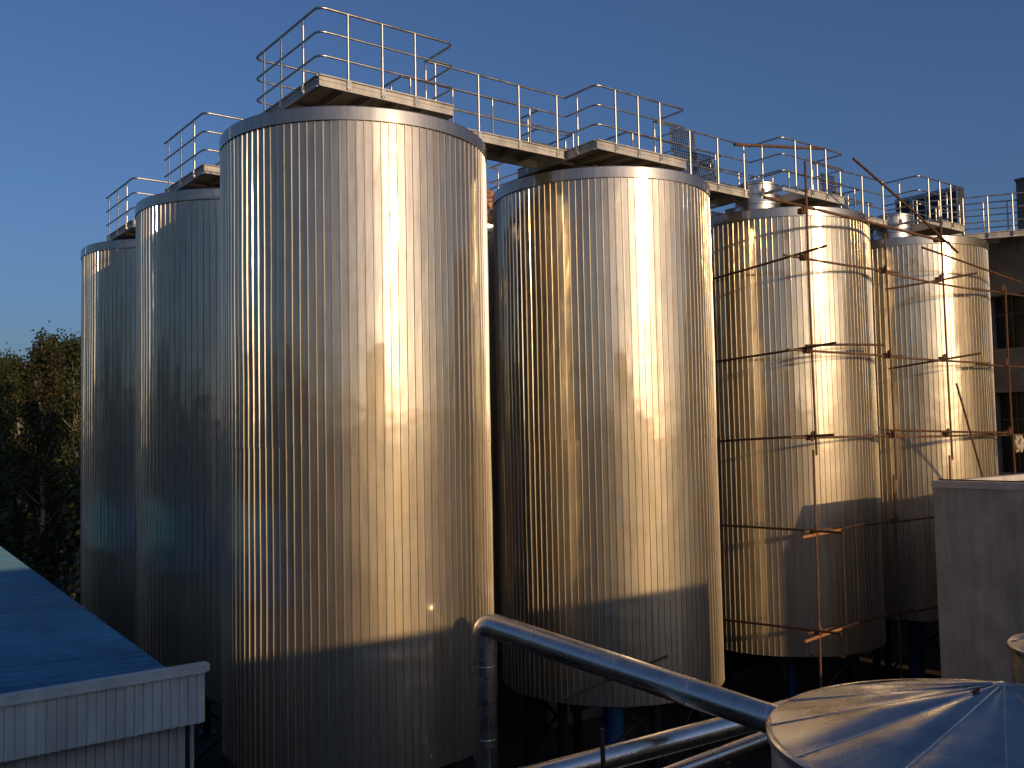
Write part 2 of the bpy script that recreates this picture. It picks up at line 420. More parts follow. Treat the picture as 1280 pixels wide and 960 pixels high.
def catwalk_a(i, xa, xb, label):
    t = platform('catwalk', UV(xa, -.93, ZD), label, 'catwalk', 'catwalks linking the tanks', ANG_A, .03, xb - xa - .03, 0, .85)
    L = xb - xa
    ps = [(.2 + k * (L - .4) / 3, -.035) for k in range(4)]
    rail_run(t, [(0.02, -.035), (L - .02, -.035)], ps)
    rail_run(t, [(0.02, .885), (L - .02, .885)], [(x, .885) for x, _ in ps])
    return t
catwalk_a(0, 1.06, 4.53, 'catwalk bridging the largest tank and the one to its right')
catwalk_a(1, 7.30, 10.70, 'catwalk leading on to the scaffolded golden tank')
catwalk_a(2, 13.40, 17.00, 'catwalk between the two scaffolded tanks at right')
def catwalk_b(u, va, vb, label):
    t = platform('catwalk', UV(u + BK[1], va, ZD), label, 'catwalk', 'catwalks linking the tanks', ANG_A + math.pi / 2, .03, vb - va - .03, 0, .9)
    L = vb - va; ps = [.3 + k * (L - .6) / 2 for k in range(3)]
    rail_run(t, [(0.02, -.035), (L - .02, -.035)], [(x, -.035) for x in ps])
    rail_run(t, [(0.02, .935), (L - .02, .935)], [(x, .935) for x in ps])
    return t
catwalk_b(0, .82, 4.18, 'catwalk behind the largest tank toward the shaded tank on the left')
catwalk_b(0, 6.94, 10.30, 'catwalk between the two leftmost tanks')
catwalk_b(6.388, .82, 4.18, 'catwalk running back toward the foam topped tank')
# catwalk to the building at the right
p0 = UV(20.35, -.45); p1 = UV(21.95, -2.75); dv = (p1 - p0); L = dv.length; ang = math.atan2(dv.y, dv.x)
t = platform('catwalk', (p0.x, p0.y, ZD), 'short catwalk from the farthest right tank to the dark building', 'catwalk', 'catwalks linking the tanks', ang, 0, L, 0, .9)
t2s = [.25, .95, 1.65, 2.35]
rail_run(t, [(0, -.035), (L, -.035)], [(x, -.035) for x in t2s]); rail_run(t, [(0, .935), (L, .935)], [(x, .935) for x in t2s])
p0 = UV(19.64, -.9); L2 = (UV(20.35, -.45) - p0).length
t = platform('catwalk', UV(19.62, -1.3, ZD), 'small landing beside the farthest right tank, at the bend of the catwalk', 'catwalk', 'catwalks linking the tanks', ANG_A, 0, .95, 0, 1.0)
rail_run(t, [(0, 1.035), (.98, 1.035)], [(.3, 1.035)])

# grating sheets leaning on the catwalk rails
def grating(u, v, w, h, lean, label, shift=0.):
    t = empty('mesh_panel', UV(u, v, ZD + .004), label, 'mesh panel', None, ANG_A)
    fr = MB(); wr = MB()
    sk = Vector((shift, lean, h)) ; ex = Vector((w, 0, 0))
    P = lambda a_, b_: ex * a_ + sk * b_
    for a_, b_ in (((0, 0), (1, 0)), ((0, 1), (1, 1)), ((0, 0), (0, 1)), ((1, 0), (1, 1))): fr.tube([P(*a_), P(*b_)], .016, 6)
    n = int(w / .075)
    for i in range(1, n): wr.tube([P(i / n, 0), P(i / n, 1)], .013, 5)
    m_ = int(h / .075)
    for i in range(1, m_): wr.tube([P(0, i / m_), P(1, i / m_)], .011, 5)
    fr.build('panel_frame', M['grating'], t); wr.build('wire_mesh', M['grating'], t)
grating(8.75, -.20, .9, 1.5, .12, 'bluish wire mesh panel leaning on the catwalk rail right of the second tank')
grating(9.55, -.30, .8, 1.0, .16, 'lower wire mesh panel beside a taller one on the catwalk', -.15)
grating(14.9, -.25, .75, 1.3, .12, 'wire mesh panel leaning on the rail above the scaffolded tank')
grating(15.6, -.30, .6, .85, .16, 'short wire mesh panel near the neck of the farthest right tank', -.1)

# ------------------------------------------------------------------ scaffolding
sc = empty('scaffolding', UV(14, -2.9), 'rusty tube scaffolding in front of the two right tanks', 'scaffolding')
def sp(u, v, z): return UV(u, v, z) - UV(14, -2.9)
def stube(name, a_, b_, mat='rust', r=.029, sag=0.):
    a_ = Vector(a_); b_ = Vector(b_); n = 7; pts = []
    j = Vector((rnd.uniform(-1, 1), rnd.uniform(-1, 1), rnd.uniform(-1, 1))) * .02
    for k in range(n):
        q = k / (n - 1); pts.append(a_.lerp(b_, q) + j * math.sin(math.pi * q) + Vector((0, 0, -sag * math.sin(math.pi * q))))
    m_ = MB(); m_.tube(pts, r, 8); o = m_.build(name, M[mat], sc, smooth=50); return o
POL = [(10.22, 14.3, 'rust'), (13.55, 12.95, 'rust'), (16.25, 13.75, 'rust'), (19.75, 12.1, 'rust2')]
for k, (u, zt, mt) in enumerate(POL):
    top = sp(u + (.04 if k != 1 else -.05), -2.9, zt); bot = sp(u - .03 + .02 * k, -2.93, .0)
    mid = bot.lerp(top, .52) + Vector((.02, 0, 0))
    stube('standard', bot, mid + (top - bot).normalized() * .12, mt); stube('standard', mid + Vector((.06, -.04, 0)), top + Vector((.06, -.04, 0)), mt)
# behind poles between the tanks
for (u, v, zt) in ((10.12, .1, 12.6), (22.0, -3.4, 12.0)):
    stube('standard', sp(u, v, 0), sp(u, v, zt), 'rust2')
LV = [12.03, 9.86, 7.85, 5.70, 3.42]
for k, z in enumerate(LV):
    tilt = [(.10, -.06), (.05, .02), (.0, .0), (-.02, .05), (.03, -.04)][k]
    stube('ledger', sp(9.55 if k in (0, 1, 2) else 9.9, -2.82, z), sp(14.4, -2.80, z + tilt[0] * .3), 'rust', sag=.02)
    stube('ledger', sp(13.3, -2.83, z - .02), sp(18.8, -2.86, z + tilt[1] - .05), 'rust', sag=.03)
    stube('ledger', sp(18.2, -2.80, z - .08), sp(23.4, -3.0, z - .10), 'rust2')
    stube('transom', sp(10.16, -3.55 - .15 * (k % 2), z + .05 + tilt[0]), sp(10.12, .7, z - .10 + tilt[1]), 'rust2')
    if k in (0, 1):
        stube('transom', sp(15.2, -1.9, z - .22), sp(16.9, -3.6, z + .12), 'rust2')
stube('ledger', sp(10.0, -3.0, 9.95), sp(13.2, -3.02, 10.10), 'rust2')
stube('ledger', sp(9.6, -3.0, 5.62), sp(12.0, -3.02, 5.74), 'orange', .038)
stube('ledger', sp(9.55, -3.0, 3.32), sp(11.6, -3.02, 3.46), 'orange', .038)
stube('ledger', sp(13.2, -3.0, 7.98), sp(19.4, -3.02, 7.83), 'rust2')
stube('ledger', sp(8.85, -2.86, 13.27), sp(16.6, -3.02, 13.05), 'rust', .038)
stube('ledger', sp(15.6, -2.8, 12.85), sp(20.8, -3.0, 12.3), 'rust2')
stube('brace', sp(12.1, -3.08, 14.62), sp(16.95, -3.08, 12.8), 'rust2', .032)
stube('brace', sp(16.6, -3.05, 9.2), sp(17.9, -3.05, 6.4), 'rust', .03)
for k, (u, zt, mt) in enumerate(POL):
    for z in LV + ([13.12] if k in (0, 2) else []):
        if z > zt: continue
        m_ = MB(); c = sp(u + .01, -2.86, z)
        m_.box(c, .15, .13, .13, ax=AD); m_.box(c + Vector((0, 0, .03)) - BD * .07, .09, .06, .19, ax=(AD + Vector((0, 0, .5))))
        m_.tube([c - AD * .1, c + AD * .1], .02, 6)
        m_.build('coupler', M['rust'], sc)
# tube laid across the guard rails of the golden tank
m_ = MB(); m_.tube([Vector((5.55, 22.9, 15.02)), Vector((8.62, 25.4, 15.62))], .04, 10)
tag(m_.build('loose_tube', M['rust'], None, smooth=50), 'loose brown tube laid across the guard rail above the golden tank', 'tube')
# rag hanging on the far ledger
m_ = MB(); rr_ = random.Random(5); c = UV(20.15, -2.98, 7.74)
for k in range(5):
    pts = [c + Vector((rr_.uniform(-.09, .09), rr_.uniform(-.05, .05), -q * .16)) for q in range(4)]
    m_.tube(pts, [.03, .075, .085, .03], 8)
tag(m_.build('rag', M['cloth'], None, smooth=60), 'pale rag knotted round the scaffold ledger at the right edge', 'rag')

# ------------------------------------------------------------------ ducts
CW = (S, )
def duct(name, pts, r, label, joints, rr=.45):
    t = empty(name, (0, 0, 0), label, 'duct', 'insulated metal ducts')
    t.location = (pts[0][0], pts[0][1], 0); off = Vector(t.location)
    path = rounded(pts, rr, 8)
    path = [p - off for p in path]
    m_ = MB(); m_.tube(path, r, 28); m_.build('jacket', M['duct'], t, smooth=40)
    P = [Vector(p) - off for p in pts]
    for seg, q in joints:
        c = P[seg].lerp(P[seg + 1], q); d = (P[seg + 1] - P[seg]).normalized()
        j = MB(); j.tube([c - d * .014, c - d * .010, c + d * .010, c + d * .014], [r + .001, r + .003, r + .003, r + .001], 28, cap=False)
        j.build('joint_band', M['duct'], t, smooth=60)
    return t
DU0 = Vector((-.54, 16.0, 4.92)); DU1 = Vector((3.75, 13.2, 3.98))
dd = (DU1 - DU0)
duct('insulated_duct', [(DU0.x - .02, DU0.y + .02, 0.0), DU0, DU1 + dd * .5], .205, 'long insulated duct sloping down to the right from an elbow on its riser', [(0, .3), (0, .62), (0, .86), (1, .13), (1, .32), (1, .47), (1, .62), (1, .8)], .22)
duct('insulated_duct', [(-2.4, 11.1, 3.5), (.44, 13.0, 3.5), (3.25, 14.9, 3.5), (4.7, 15.9, 3.5)], .165, 'lower insulated duct passing under the long sloping one', [(0, .3), (0, .6), (0, .85), (1, .3)], .3)
duct('insulated_duct', [(.9, 13.2, 3.0), (2.3, 14.4, 3.0), (4.44, 16.25, 3.0), (5.2, 16.9, 3.0)], .11, 'thinnest insulated duct below the other two', [(1, .3), (1, .7), (1, .77)], .1)
# dim pipework and beams at the tank feet
def pipe(pts, r, mat, label, cat='pipe', name='pipe'):
    m_ = MB(); m_.tube(rounded(pts, .12, 4), r, 12); return tag(m_.build(name, M[mat], None, smooth=50), label, cat)
pipe([(-.9, 16.4, 2.3), (1.3, 13.2, 2.55), (2.3, 11.6, 2.6)], .06, 'seam', 'thin bare pipe running low between the two front tanks')
pipe([(-1.1, 15.0, 1.7), (1.2, 12.2, 1.9), (2.6, 10.6, 2.0)], .05, 'seam', 'thinner bare pipe running low beside another one')
pipe([(.62, 14.5, 4.05), (1.5, 14.6, 4.35), (2.3, 14.8, 4.6)], .022, 'rust2', 'thin rusty rod curving behind the riser of the sloping duct', 'rod', 'rod')
pipe([(1.05, 11.9, 0), (1.02, 11.9, 4.4)], .03, 'rust2', 'thin rusty upright pole under the sloping duct', 'pole', 'pole')
pipe([(2.62, 12.1, 0), (2.60, 12.1, 3.9)], .03, 'rust2', 'thin upright pole near the rim of the cone roofed silo', 'pole', 'pole')
# rusty steel gantry beams
def ibeam(a_, b_, h, w, mat, label):
    a_ = Vector(a_); b_ = Vector(b_); d = (b_ - a_); L = d.length; c = (a_ + b_) / 2; m_ = MB()
    m_.box(c, L, .02, h - .04, ax=d); z = d.normalized().cross(Vector((0, 0, 1))).normalized().cross(d.normalized())
    m_.box(c + z * (h / 2 - .01), L, w, .02, ax=d); m_.box(c - z * (h / 2 - .01), L, w, .02, ax=d)
    return tag(m_.build('steel_beam', M[mat], None), label, 'beam', 'rusty beams on the ground')
ibeam((3.0, 14.2, 1.5), (9.6, 19.0, 1.9), .25, .16, 'rust', 'rusty steel beam lying between the scaffolded tank and the silo')
ibeam((1.5, 11.0, 1.5), (5.2, 13.6, 2.3), .28, .18, 'rust', 'rusty steel beam beside the lower duct')

# ------------------------------------------------------------------ cone roofed silos
def silo(loc, r, zr, rise, label, seed, rot=0.):
    t = empty('cone_roof_silo', (loc[0], loc[1], 0), label, 'silo', 'silos with conical sheet roofs', rot)
    q_ = random.Random(seed); K = 14; sub = 10; rings = 22; m_ = MB(); vs = []; fs = []
    amp = [q_.uniform(-1, 1) for _ in range(K * 3)]
    n = K * sub
    for i in range(rings + 1):
        q = i / rings; rad = r * (1 - q) + .05 * q
        for k in range(n):
            th = 2 * math.pi * k / n; s_ = k // sub; x = (k % sub) / sub
            bow = math.sin(math.pi * x)
            dz = .040 * amp[s_] * bow * math.sin(math.pi * min(1, q * 1.1)) + .026 * amp[s_ + K] * math.sin(2 * math.pi * x) * math.sin(2.6 * math.pi * q) * (1 - q) + .016 * amp[s_ + 2 * K] * math.sin(5 * q + 3 * x) * bow
            dz += .006 * math.sin(38 * q + 4 * x + amp[s_] * 4) * max(0, .5 - abs(q - .35)) * bow * (amp[s_ + K] > 0)
            vs.append((rad * math.cos(th), rad * math.sin(th), zr + rise * q + dz))
    for i in range(rings):
        for k in range(n): fs.append((i * n + k, i * n + (k + 1) % n, (i + 1) * n + (k + 1) % n, (i + 1) * n + k))
    m_.add(vs, fs); roof = m_.build('cone_roof', M['cone'], t, smooth=60)
    se = MB()
    for k in range(K):
        th = 2 * math.pi * k / K; c, s_ = math.cos(th), math.sin(th)
        se.tube([(r * 1.0 * c, r * s_, zr + .004), (r * .5 * c, r * .5 * s_, zr + rise * .5 + .004), (.06 * c, .06 * s_, zr + rise + .004)], .006, 5)
        for e in range(14):
            q = (e + .5) / 14; rad = r * (1 - q); w = .02 / max(rad, .05)
            se.box((rad * math.cos(th + w), rad * math.sin(th + w), zr + rise * q + .003), .012, .012, .008)
    se.build('roof_seams', M['seam'], roof)
    ri = MB(); ri.lathe([(r - .01, zr - .07), (r + .022, zr - .07), (r + .026, zr - .01), (r + .01, zr + .008), (r - .02, zr + .010)], 112)
    ri.build('rim_trim', M['cone'], t, smooth=40)
    sh = MB(); sh.lathe([(r - .012, 0), (r - .012, zr - .03)], 112)
    for z in (1.2, 2.4, 3.6, 4.6):
        if z < zr - .3: sh.lathe([(r - .012, z - .02), (r + .0, z - .015), (r + .0, z + .015), (r - .012, z + .02)], 112)
    sh.build('shell', M['duct'], t, smooth=40)
    cp = MB(); cp.lathe([(.09, zr + rise - .03), (.085, zr + rise + .004), (.02, zr + rise + .018)], 24, cap_top=True); cp.build('apex_cap', M['cone'], t, smooth=40)
    return t
SILO = (3.86, 7.68)
silo(SILO, 1.82, 5.54, .42, 'large cone roofed silo with blue shaded sheets in the lower right corner', 4, .2)
silo((6.55, 10.75), .95, 5.52, .27, 'small cone roofed silo cut by the right edge of the photo', 9)
m_ = MB(); ax_ = Vector((SILO[0], SILO[1], 5.96))
m_.tube([ax_ + Vector(p) for p in ((-.28, -.16, -.075), (-.12, -.27, -.075), (.1, -.3, -.08), (.34, -.22, -.09), (.7, -.1, -.15), (1.2, .1, -.29))], .009, 6)
tag(m_.build('cable', M['cable'], None, smooth=50), 'black cable lying across the cone roof near its tip', 'cable')
m_ = MB(); c = ax_ + Vector((-.25, -.05, -.035)); m_.box(c, .06, .022, .018, ax=(1, .5, .2)); m_.box(c + Vector((.012, 0, .014)), .018, .018, .018); m_.tube([c, c + Vector((-.045, -.02, .0))], .007, 6)
tag(m_.build('hinge_clamp', M['rust'], None), 'small rusty clamp beside the tip of the cone roof', 'clamp')

# ------------------------------------------------------------------ grey plaster block
def prism(mb, poly, z0, z1, m=0):
    n = len(poly); vs = [(p[0], p[1], z0) for p in poly] + [(p[0], p[1], z1) for p in poly]
    fs = [tuple(range(n - 1, -1, -1)), tuple(range(n, 2 * n))] + [(i, (i + 1) % n, n + (i + 1) % n, n + i) for i in range(n)]
    mb.add(vs, fs, m)
K0 = Vector((9.12, 20.83, 0)); KD = -BD; KE = AD.copy()
kb = empty('plaster_block', K0, 'smooth grey plaster block with a light parapet top at the right edge', 'building')
m_ = MB(); prism(m_, [Vector((0, 0, 0)), KD * 5.5, KD * 5.5 + KE * 5, KE * 10], 0, 6.72); m_.build('wall', M['plaster'], kb)
m_ = MB(); w = .22
prism(m_, [-KE * .02 - KD * .02, KD * 5.52 - KE * .02, KD * 5.52 + KE * w, KE * w - KD * .02], 6.72, 6.86)
prism(m_, [KE * (w + .003) - KD * .02, KE * (w + .003) + KD * w, KE * 10.02 + KD * w, KE * 10.02 - KD * .02], 6.72, 6.852)
prism(m_, [KE * 9.8 + KD * (w + .003), KE * 10.02 + KD * (w + .003), KE * 10.02 + KD * 5.52, KE * 9.8 + KD * 5.52], 6.72, 6.85)
m_.build('parapet', M['plastertop'], kb)
m_ = MB(); m_.tube([KE * .08 + KD * .1 + Vector((0, 0, 6.885)), KE * .09 + KD * 5.3 + Vector((0, 0, 6.885))], .018, 6); m_.build('conductor_strip', M['rust'], kb)

# ------------------------------------------------------------------ concrete factory building at the far right
fb = empty('factory_building', UV(22.3, -2.4), 'dark unlit concrete building behind the farthest right tank', 'building', None, ANG_A)
FL = MB()
def fbox(mb, x0, x1, y0, y1, z0, z1): mb.box(((x0 + x1) / 2, (y0 + y1) / 2, (z0 + z1) / 2), x1 - x0, y1 - y0, z1 - z0)
# facade along local y (v), facing -x
fbox(FL, .6, 9, -14, 9, 0, 13.0)
sill = [(0, 2.0), (4.6, 6.55), (9.1, 10.5), (12.2, 14.0)]
for z0, z1 in sill: fbox(FL, 0, .597, -14, 9, z0, z1)
y = -14.
while y < 9.01:
    for (z0, z1) in ((2.0, 4.6), (6.55, 9.1), (10.5, 12.2)): fbox(FL, .03, .594, y - .16, y + .16, z0 + .001, z1 - .001)
    y += 2.555
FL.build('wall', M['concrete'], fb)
y = -14.
while y < 8.9:
    for (z0, z1) in ((2.0, 4.6), (6.55, 9.1), (10.5, 12.2)):
        if y > -6:
            g_ = MB(); g_.box((.50, y + 1.2775, (z0 + z1) / 2), .03, 2.2, z1 - z0 - .01)
            wd = g_.build('window', M['glass'], fb)
            f2 = MB()
            for yy in (-.55, 0, .55): f2.box((.46, y + 1.2775 + yy, (z0 + z1) / 2), .05, .05, z1 - z0 - .02)
            f2.box((.455, y + 1.2775, z0 + (z1 - z0) * .66), .045, 2.19, .05)
            f2.build('window_frame', M['panel'], wd)
    y += 2.555
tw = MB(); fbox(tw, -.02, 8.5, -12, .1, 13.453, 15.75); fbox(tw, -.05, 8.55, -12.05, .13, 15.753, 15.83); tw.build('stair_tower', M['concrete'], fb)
# rooftop plant box behind the catwalk
rb = empty('rooftop_box', UV(24.6, 3.6, 13.45), 'dark sheet metal plant box on the roof behind the catwalk rails', 'plant box', None, ANG_A)
m_ = MB(); fbox(m_, 0, .4, -2.75, -.3, 0, 3.25); fbox(m_, .2, 2.0, -.297, 2.2, 0, 2.6); m_.build('housing', M['panel'], rb)
m_ = MB()
for k in range(5): m_.box((-.02, -2.7 + .59 * k, 1.6), .03, .05, 3.18)
for z_ in (.8, 1.9, 3.18): m_.box((-.045, -1.52, z_), .02, 2.45, .05)
m_.build('stiffening_ribs', M['galv'], rb)

# low block added to keep the view behind the tank feet dark
lb = empty('backdrop_block', UV(7.9, 4.4), 'low block added as a dark backdrop beneath and behind the scaffolded tanks', 'building', None, ANG_A)
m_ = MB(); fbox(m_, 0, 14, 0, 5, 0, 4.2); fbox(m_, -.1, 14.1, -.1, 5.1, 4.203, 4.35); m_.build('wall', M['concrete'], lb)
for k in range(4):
    m_ = MB(); m_.box((1.8 + 3.4 * k, -.02, 1.5), 2.0, .06, 2.4); m_.build('black_panel', M['void'], lb)  # near-black panels on the added backdrop

# ------------------------------------------------------------------ blue roofed shed
KZ = 5.05
sh = empty('shed', (-4.22, 13.0, 0), 'shed with corrugated blue metal roof and pale ribbed fascia, lower left', 'shed', None, ANG_A)
# local x = along AD (building lies at x<0), local y = along BD
W_, D_ = 17., 33.
rf = MB(); n = int(D_ / .32); slope = math.tan(R(2.2))
prof = []
for k in range(n):
    y0 = .10 + k * .32
    prof += [(y0, 0), (y0 + .21, -.0), (y0 + .215, .085), (y0 + .275, .085)]
vs = []; fs = []
xe = lambda y: -.44 + .060 * y
xs = [-(W_ - .5) * q / 6 for q in range(7)]
for x in xs:
    for (y, h) in prof: vs.append((x + xe(y), y, KZ - .13 + h + slope * (-x)))
np_ = len(prof)
for i in range(6):
    for k in range(np_ - 1): fs.append((i * np_ + k, i * np_ + k + 1, (i + 1) * np_ + k + 1, (i + 1) * np_ + k))
rf.add(vs, fs); rf.build('roof', M['roofblue'], sh)
fa = MB(); n = int(W_ / .115)
# ribbed fascia sheet (front, facing -y) with cap
prof = []
for k in range(n):
    x0 = -k * .115
    prof += [(x0, 0), (x0 - .070, 0), (x0 - .078, -.024), (x0 - .107, -.024)]
def sheet(mb, prof, ypos, z0, z1, zslope=0.):
    vs = [(x, ypos + d, z0 + zslope * (-x)) for x, d in prof] + [(x, ypos + d, z1) for x, d in prof]; k = len(prof)
    mb.add(vs, [(i, i + 1, k + i + 1, k + i) for i in range(k - 1)])
sheet(fa, prof, -.02, KZ - .78, KZ - .10)
fa.box((-W_ / 2, .03, KZ - .44), W_, .06, .66)
for k in range(0, 14):
    fa.box((-.35 - k * 1.05, -.045, KZ - .755), .028, .02, .028)
fa.build('fascia', M['fascia'], sh)
cp = MB(); cp.box((-W_ / 2 + .02, .01, KZ - .055), W_ + .06, .17, .10); cp.box((-W_ / 2, -.065, KZ - .112), W_, .03, .02)
cp.build('fascia_cap', M['fascia'], sh)
wl = MB(); sheet(wl, [(x - .17, d) for x, d in prof], .26, 0, KZ - .5)
wl.box((-W_ / 2 - .1, .36, (KZ - .5) / 2), W_ - .22, .16, KZ - .5)
wl.box((-.58 + .060 * D_ / 2, D_ / 2 + .2, (KZ - .2) / 2), .12, D_ - .4, KZ - .2, ax=(1, -.06, 0)); wl.box((-W_ + .3, D_ / 2 + .2, (KZ + .0) / 2), .12, D_ - .4, KZ)
wl.box((-W_ / 2, D_ - .1, (KZ - .2) / 2), W_ - .4, .12, KZ - .2)
wl.build('wall', M['whitesheet'], sh)
gt = MB(); gt.box((-.40 + .060 * D_ / 2, D_ / 2 + .12, KZ - .16), .09, D_ - .1, .09, ax=(1, -.06, 0))
gt.build('eave_trim', M['roofblue'], sh)
dp = MB(); dp.tube([(-.1, .2, KZ - .8), (-.1, .2, .05)], .03, 8); dp.build('downpipe', M['whitesheet'], sh)

# ------------------------------------------------------------------ building behind the viewpoint (casts the low shadow, seen in the tanks)
SUN_AZ, SUN_EL = 141.0, 12.0
SD = Vector((-math.sin(R(SUN_AZ)), -math.cos(R(SUN_AZ)), 0))      # where shadows run
WD = Vector((-SD.y, SD.x, 0)) * -1                                 # across, to the right
def SW(s, w, z=0.): return SD * s + WD * w + Vector((0, 0, z))
SB = -5.5; ZTOP = 7.65 - math.tan(R(SUN_EL)) * SB
WR = 4.10 * WD.x + 20.43 * WD.y
bb = empty('brewhouse', SW(SB, 0), 'long rendered factory hall behind the viewpoint that shades the tank feet', 'building')
m_ = MB(); o0 = SW(SB, 0)
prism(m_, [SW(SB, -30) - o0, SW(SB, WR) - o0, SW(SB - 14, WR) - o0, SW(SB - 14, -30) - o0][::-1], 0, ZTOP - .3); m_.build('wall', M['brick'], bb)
m_ = MB(); prism(m_, [SW(SB, -30) - o0, SW(SB, WR) - o0, SW(SB - .3, WR) - o0, SW(SB - .3, -30) - o0][::-1], ZTOP - .297, ZTOP); m_.build('parapet', M['plastertop'], bb)
m_ = MB(); prism(m_, [SW(SB - .01, .2) - o0, SW(SB - .01, 5.95) - o0, SW(SB - 6, 5.95) - o0, SW(SB - 6, .2) - o0][::-1], ZTOP + .003, ZTOP + 2.9); m_.build('roof_shading_block', M['brick'], bb)  # unseen block, sized so its shadow edge crosses the shed roof
for k in range(10):
    g_ = MB(); c = SW(SB + .02, -26 + 4.4 * k) - o0
    g_.box(c + Vector((0, 0, 5.2)), 2.4, .06, 1.9, ax=WD); g_.build('window', M['glass'], bb)

lo = empty('yard_shade_block', SW(0, WR + .1), 'low block added out of view on the right, shading the yard under the tanks', 'building')
m_ = MB(); o1 = SW(0, WR + .1)  # unseen block added to keep sunlight off the yard ground
prism(m_, [SW(0, WR + .1) - o1, SW(0, 20.4) - o1, SW(-5, 20.4) - o1, SW(-5, WR + .1) - o1][::-1], 0, 5.0); m_.build('wall', M['plaster'], lo)
m_ = MB(); prism(m_, [SW(.1, WR + .0) - o1, SW(.1, 20.5) - o1, SW(-5.1, 20.5) - o1, SW(-5.1, WR + .0) - o1][::-1], 5.003, 5.15); m_.build('roof', M['plastertop'], lo)

# ------------------------------------------------------------------ trees
def tree_mesh(seed, H, spread, leafmat, nleaf, bare=.12):
    q_ = random.Random(seed); tr = MB(); cr = MB()
    pts = [Vector((0, 0, 0))]; lean = Vector((q_.uniform(-.03, .03), q_.uniform(-.03, .03), 0))
    for k in range(1, 11): pts.append(Vector((0, 0, H * .96 * k / 10)) + lean * H * k / 10 + Vector((q_.uniform(-.09, .09), q_.uniform(-.09, .09), 0)))
    rad = [.17 * (1 - k / 10.5) + .015 for k in range(11)]
    tr.tube(pts, rad, 9)
    clumps = []
    nb = 46
    for k in range(nb):
        h = bare + (1 - bare) * (k + q_.random()) / nb
        i = min(9, int(h * .96 * 10)); base = pts[i].lerp(pts[i + 1], h * 9.6 - i if h * 9.6 - i < 1 else 1)
        az = q_.uniform(0, 6.283); env = spread * (math.sin(math.pi * min(1, (1 - h) * .88 + .12)) ** .6) * q_.uniform(.5, 1.15)
        L = env; d = Vector((math.cos(az) * .75, math.sin(az) * .75, q_.uniform(.5, 1.1)))
        tip = base + d * L
        midp = base.lerp(tip, .5) + Vector((0, 0, -.06 * L))
        tr.tube([base, midp, tip], [.035 * (1.15 - h) + .012, .02, .008], 5, cap=False)
        for c in range(4):
            f = .35 + .65 * (c + q_.random()) / 4
            clumps.append((base.lerp(tip, f) + Vector((q_.gauss(0, .12), q_.gauss(0, .12), q_.gauss(0, .15))), q_.uniform(.22, .48)))
    for c in range(10): clumps.append((pts[10] + Vector((q_.gauss(0, .12), q_.gauss(0, .12), -q_.uniform(0, .9))), .25))
    vs = []; fs = []
    for i in range(nleaf):
        c, r = clumps[q_.randrange(len(clumps))]
        p = c + Vector((q_.gauss(0, r * .6), q_.gauss(0, r * .6), q_.gauss(0, r * .8)))
        s_ = q_.uniform(.05, .11)
        d1 = Vector((q_.gauss(0, 1), q_.gauss(0, 1), q_.gauss(0, 1))).normalized(); d2 = d1.orthogonal().normalized()
        d2 = (Matrix.Rotation(q_.uniform(0, 6.28), 3, d1) @ d2)
        d3 = d1.cross(d2)
        b_ = len(vs); vs += [p - d2 * s_, p + d3 * s_ * .62, p + d2 * s_, p - d3 * s_ * .62]; fs.append((b_, b_ + 1, b_ + 2, b_ + 3))
    cr.add(vs, fs)
    return tr, cr
protos = []
for (seed, H, sp_, lm, nl, kind) in ((1, 13.6, 1.9, 'leaf', 15000, 0), (2, 13.0, 1.7, 'leaf2', 11000, 1), (3, 12.6, 2.2, 'leaf', 16000, 2)):
    tr, cr = tree_mesh(seed, H, sp_, M[lm], nl)
    t = empty('poplar_tree', (0, 0, -300), '', 'tree', 'tall trees beyond the shed')
    tr.build('trunk', M['bark'], t, smooth=50); cr.build('crown', M[lm], t)
    protos.append(t)
spots = [  # px-led azimuth (deg), distance, kind, scale, label
    (-30.3, 52, 0, 1.03, 'tallest dark green tree at the left edge of the photo'),
    (-28.9, 57, 2, .98, 'dark bushy tree second from the left edge, behind the shed'),
    (-27.2, 60, 0, .98, 'narrow green tree between the left clump and the brownish tree'),
    (-26.1, 50, 1, 1.02, 'brownish tree with a pale trunk beside the leftmost tank'),
    (-24.6, 58, 2, 1.12, 'green tree just touching the leftmost tank'),
    (-31.6, 60, 2, 1.05, 'green tree cut by the left edge of the photo'),
    (-25.4, 64, 0, 1.10, 'farther green tree behind the brownish one'),
    (-29.6, 68, 2, 1.12, 'farther tree filling the gap in the left clump'),
    (-27.9, 70, 0, 1.02, 'farthest slim tree in the dip of the treeline'),
]
used = [False] * 3
def place_tree(k, x, y, s_, rz, lab):
    if not used[k]: t = protos[k]; used[k] = True
    else: t = copy_tree(protos[k])
    t.location = (x, y, 0); t.scale = (s_, s_, s_); t.rotation_euler = (0, 0, rz); t['label'] = lab
for (az, d, k, s_, lab) in spots: place_tree(k, d * math.sin(R(az)), d * math.cos(R(az)), s_, rnd.uniform(0, 6), lab)
# row continuing left of the frame, mirrored in the tanks
for i in range(30):
    az = -33.5 - 3.4 * i; d = 46 + rnd.uniform(-5, 5)
    place_tree(rnd.choice((0, 2, 2)), d * math.sin(R(az)), d * math.cos(R(az)), rnd.uniform(.85, 1.15), rnd.uniform(0, 6), 'poplar in the row reflected in the left tanks, outside the photo on the left')
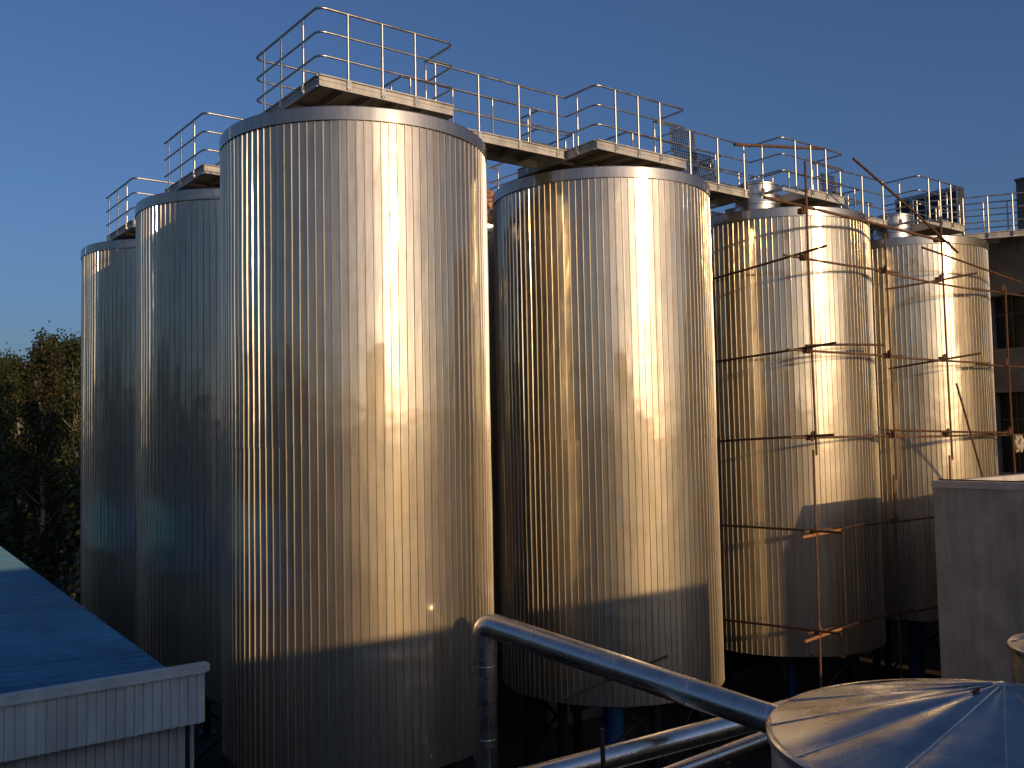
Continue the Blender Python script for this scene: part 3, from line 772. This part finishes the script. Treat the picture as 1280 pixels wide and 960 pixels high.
# undergrowth hedge beyond the shed: one uncountable mass
q_ = random.Random(21); m_ = MB(); vs = []; fs = []
for i in range(75000):
    az = q_.uniform(-135, -20); d = q_.uniform(46, 72); h = q_.random() ** .8 * (5.5 + 2.2 * math.sin(az * 1.7) + 1.2 * math.sin(az * 5.1))
    p = Vector((d * math.sin(R(az)), d * math.cos(R(az)), h)); s_ = q_.uniform(.10, .24)
    d1 = Vector((q_.gauss(0, 1), q_.gauss(0, 1), q_.gauss(0, 1))).normalized(); d2 = d1.orthogonal().normalized(); d3 = d1.cross(d2)
    b_ = len(vs); vs += [p - d2 * s_, p + d3 * s_ * .62, p + d2 * s_, p - d3 * s_ * .62]; fs.append((b_, b_ + 1, b_ + 2, b_ + 3))
m_.add(vs, fs); ug = m_.build('undergrowth', M['leaf']); ug['kind'] = 'stuff'; tag(ug, 'dark tangled undergrowth below the trees beyond the shed', 'undergrowth')

# ------------------------------------------------------------------ light, world, camera
SKY, SUNE, EXPO = .10, 2.75, .05
w = bpy.data.worlds.new('World'); S.world = w; w.use_nodes = True; nt = w.node_tree
sk = nt.nodes.new('ShaderNodeTexSky'); sk.sky_type = 'NISHITA'; sk.sun_disc = False
sk.sun_elevation = R(SUN_EL); sk.sun_rotation = R(SUN_AZ); sk.altitude = 50; sk.air_density = 1.0; sk.dust_density = 3.0; sk.ozone_density = 5.0
tn = nt.nodes.new('ShaderNodeMixRGB'); tn.blend_type = 'MULTIPLY'; tn.inputs[0].default_value = 1; tn.inputs[2].default_value = (1.03, .945, 1.02, 1)
nt.links.new(sk.outputs[0], tn.inputs[1]); nt.links.new(tn.outputs[0], nt.nodes['Background'].inputs[0]); nt.nodes['Background'].inputs[1].default_value = SKY
sl = bpy.data.lights.new('sun', 'SUN'); sl.energy = SUNE; sl.angle = R(.5); sl.color = (1, .65, .32)
so = bpy.data.objects.new('sun', sl); COL.objects.link(so)
dirv = Vector((SD.x * math.cos(R(SUN_EL)), SD.y * math.cos(R(SUN_EL)), -math.sin(R(SUN_EL))))
so.rotation_euler = dirv.to_track_quat('-Z', 'Y').to_euler(); so.location = (20, -20, 30)

pi_, ro = .0554321, -.0200799
cp_, sp_ = math.cos(pi_), math.sin(pi_)
fw = Vector((0, cp_, sp_)); up0 = Vector((0, -sp_, cp_)); rt0 = Vector((1, 0, 0))
rt = rt0 * math.cos(ro) + up0 * math.sin(ro); up = rt0 * -math.sin(ro) + up0 * math.cos(ro)
cam = bpy.data.cameras.new('camera'); cam.sensor_width = 36; cam.lens = 36 * 1189.6 / 1280; cam.clip_end = 3000; cam.clip_start = .05
co = bpy.data.objects.new('camera', cam); COL.objects.link(co)
co.matrix_world = Matrix(((rt.x, up.x, -fw.x, CAM.x), (rt.y, up.y, -fw.y, CAM.y), (rt.z, up.z, -fw.z, CAM.z), (0, 0, 0, 1)))
S.camera = co
S.render.engine = 'CYCLES'; S.cycles.use_denoising = True; S.cycles.max_bounces = 8; S.cycles.sample_clamp_indirect = 8
S.view_settings.view_transform = 'Standard'; S.view_settings.look = 'None'; S.view_settings.exposure = EXPO; S.view_settings.gamma = 1
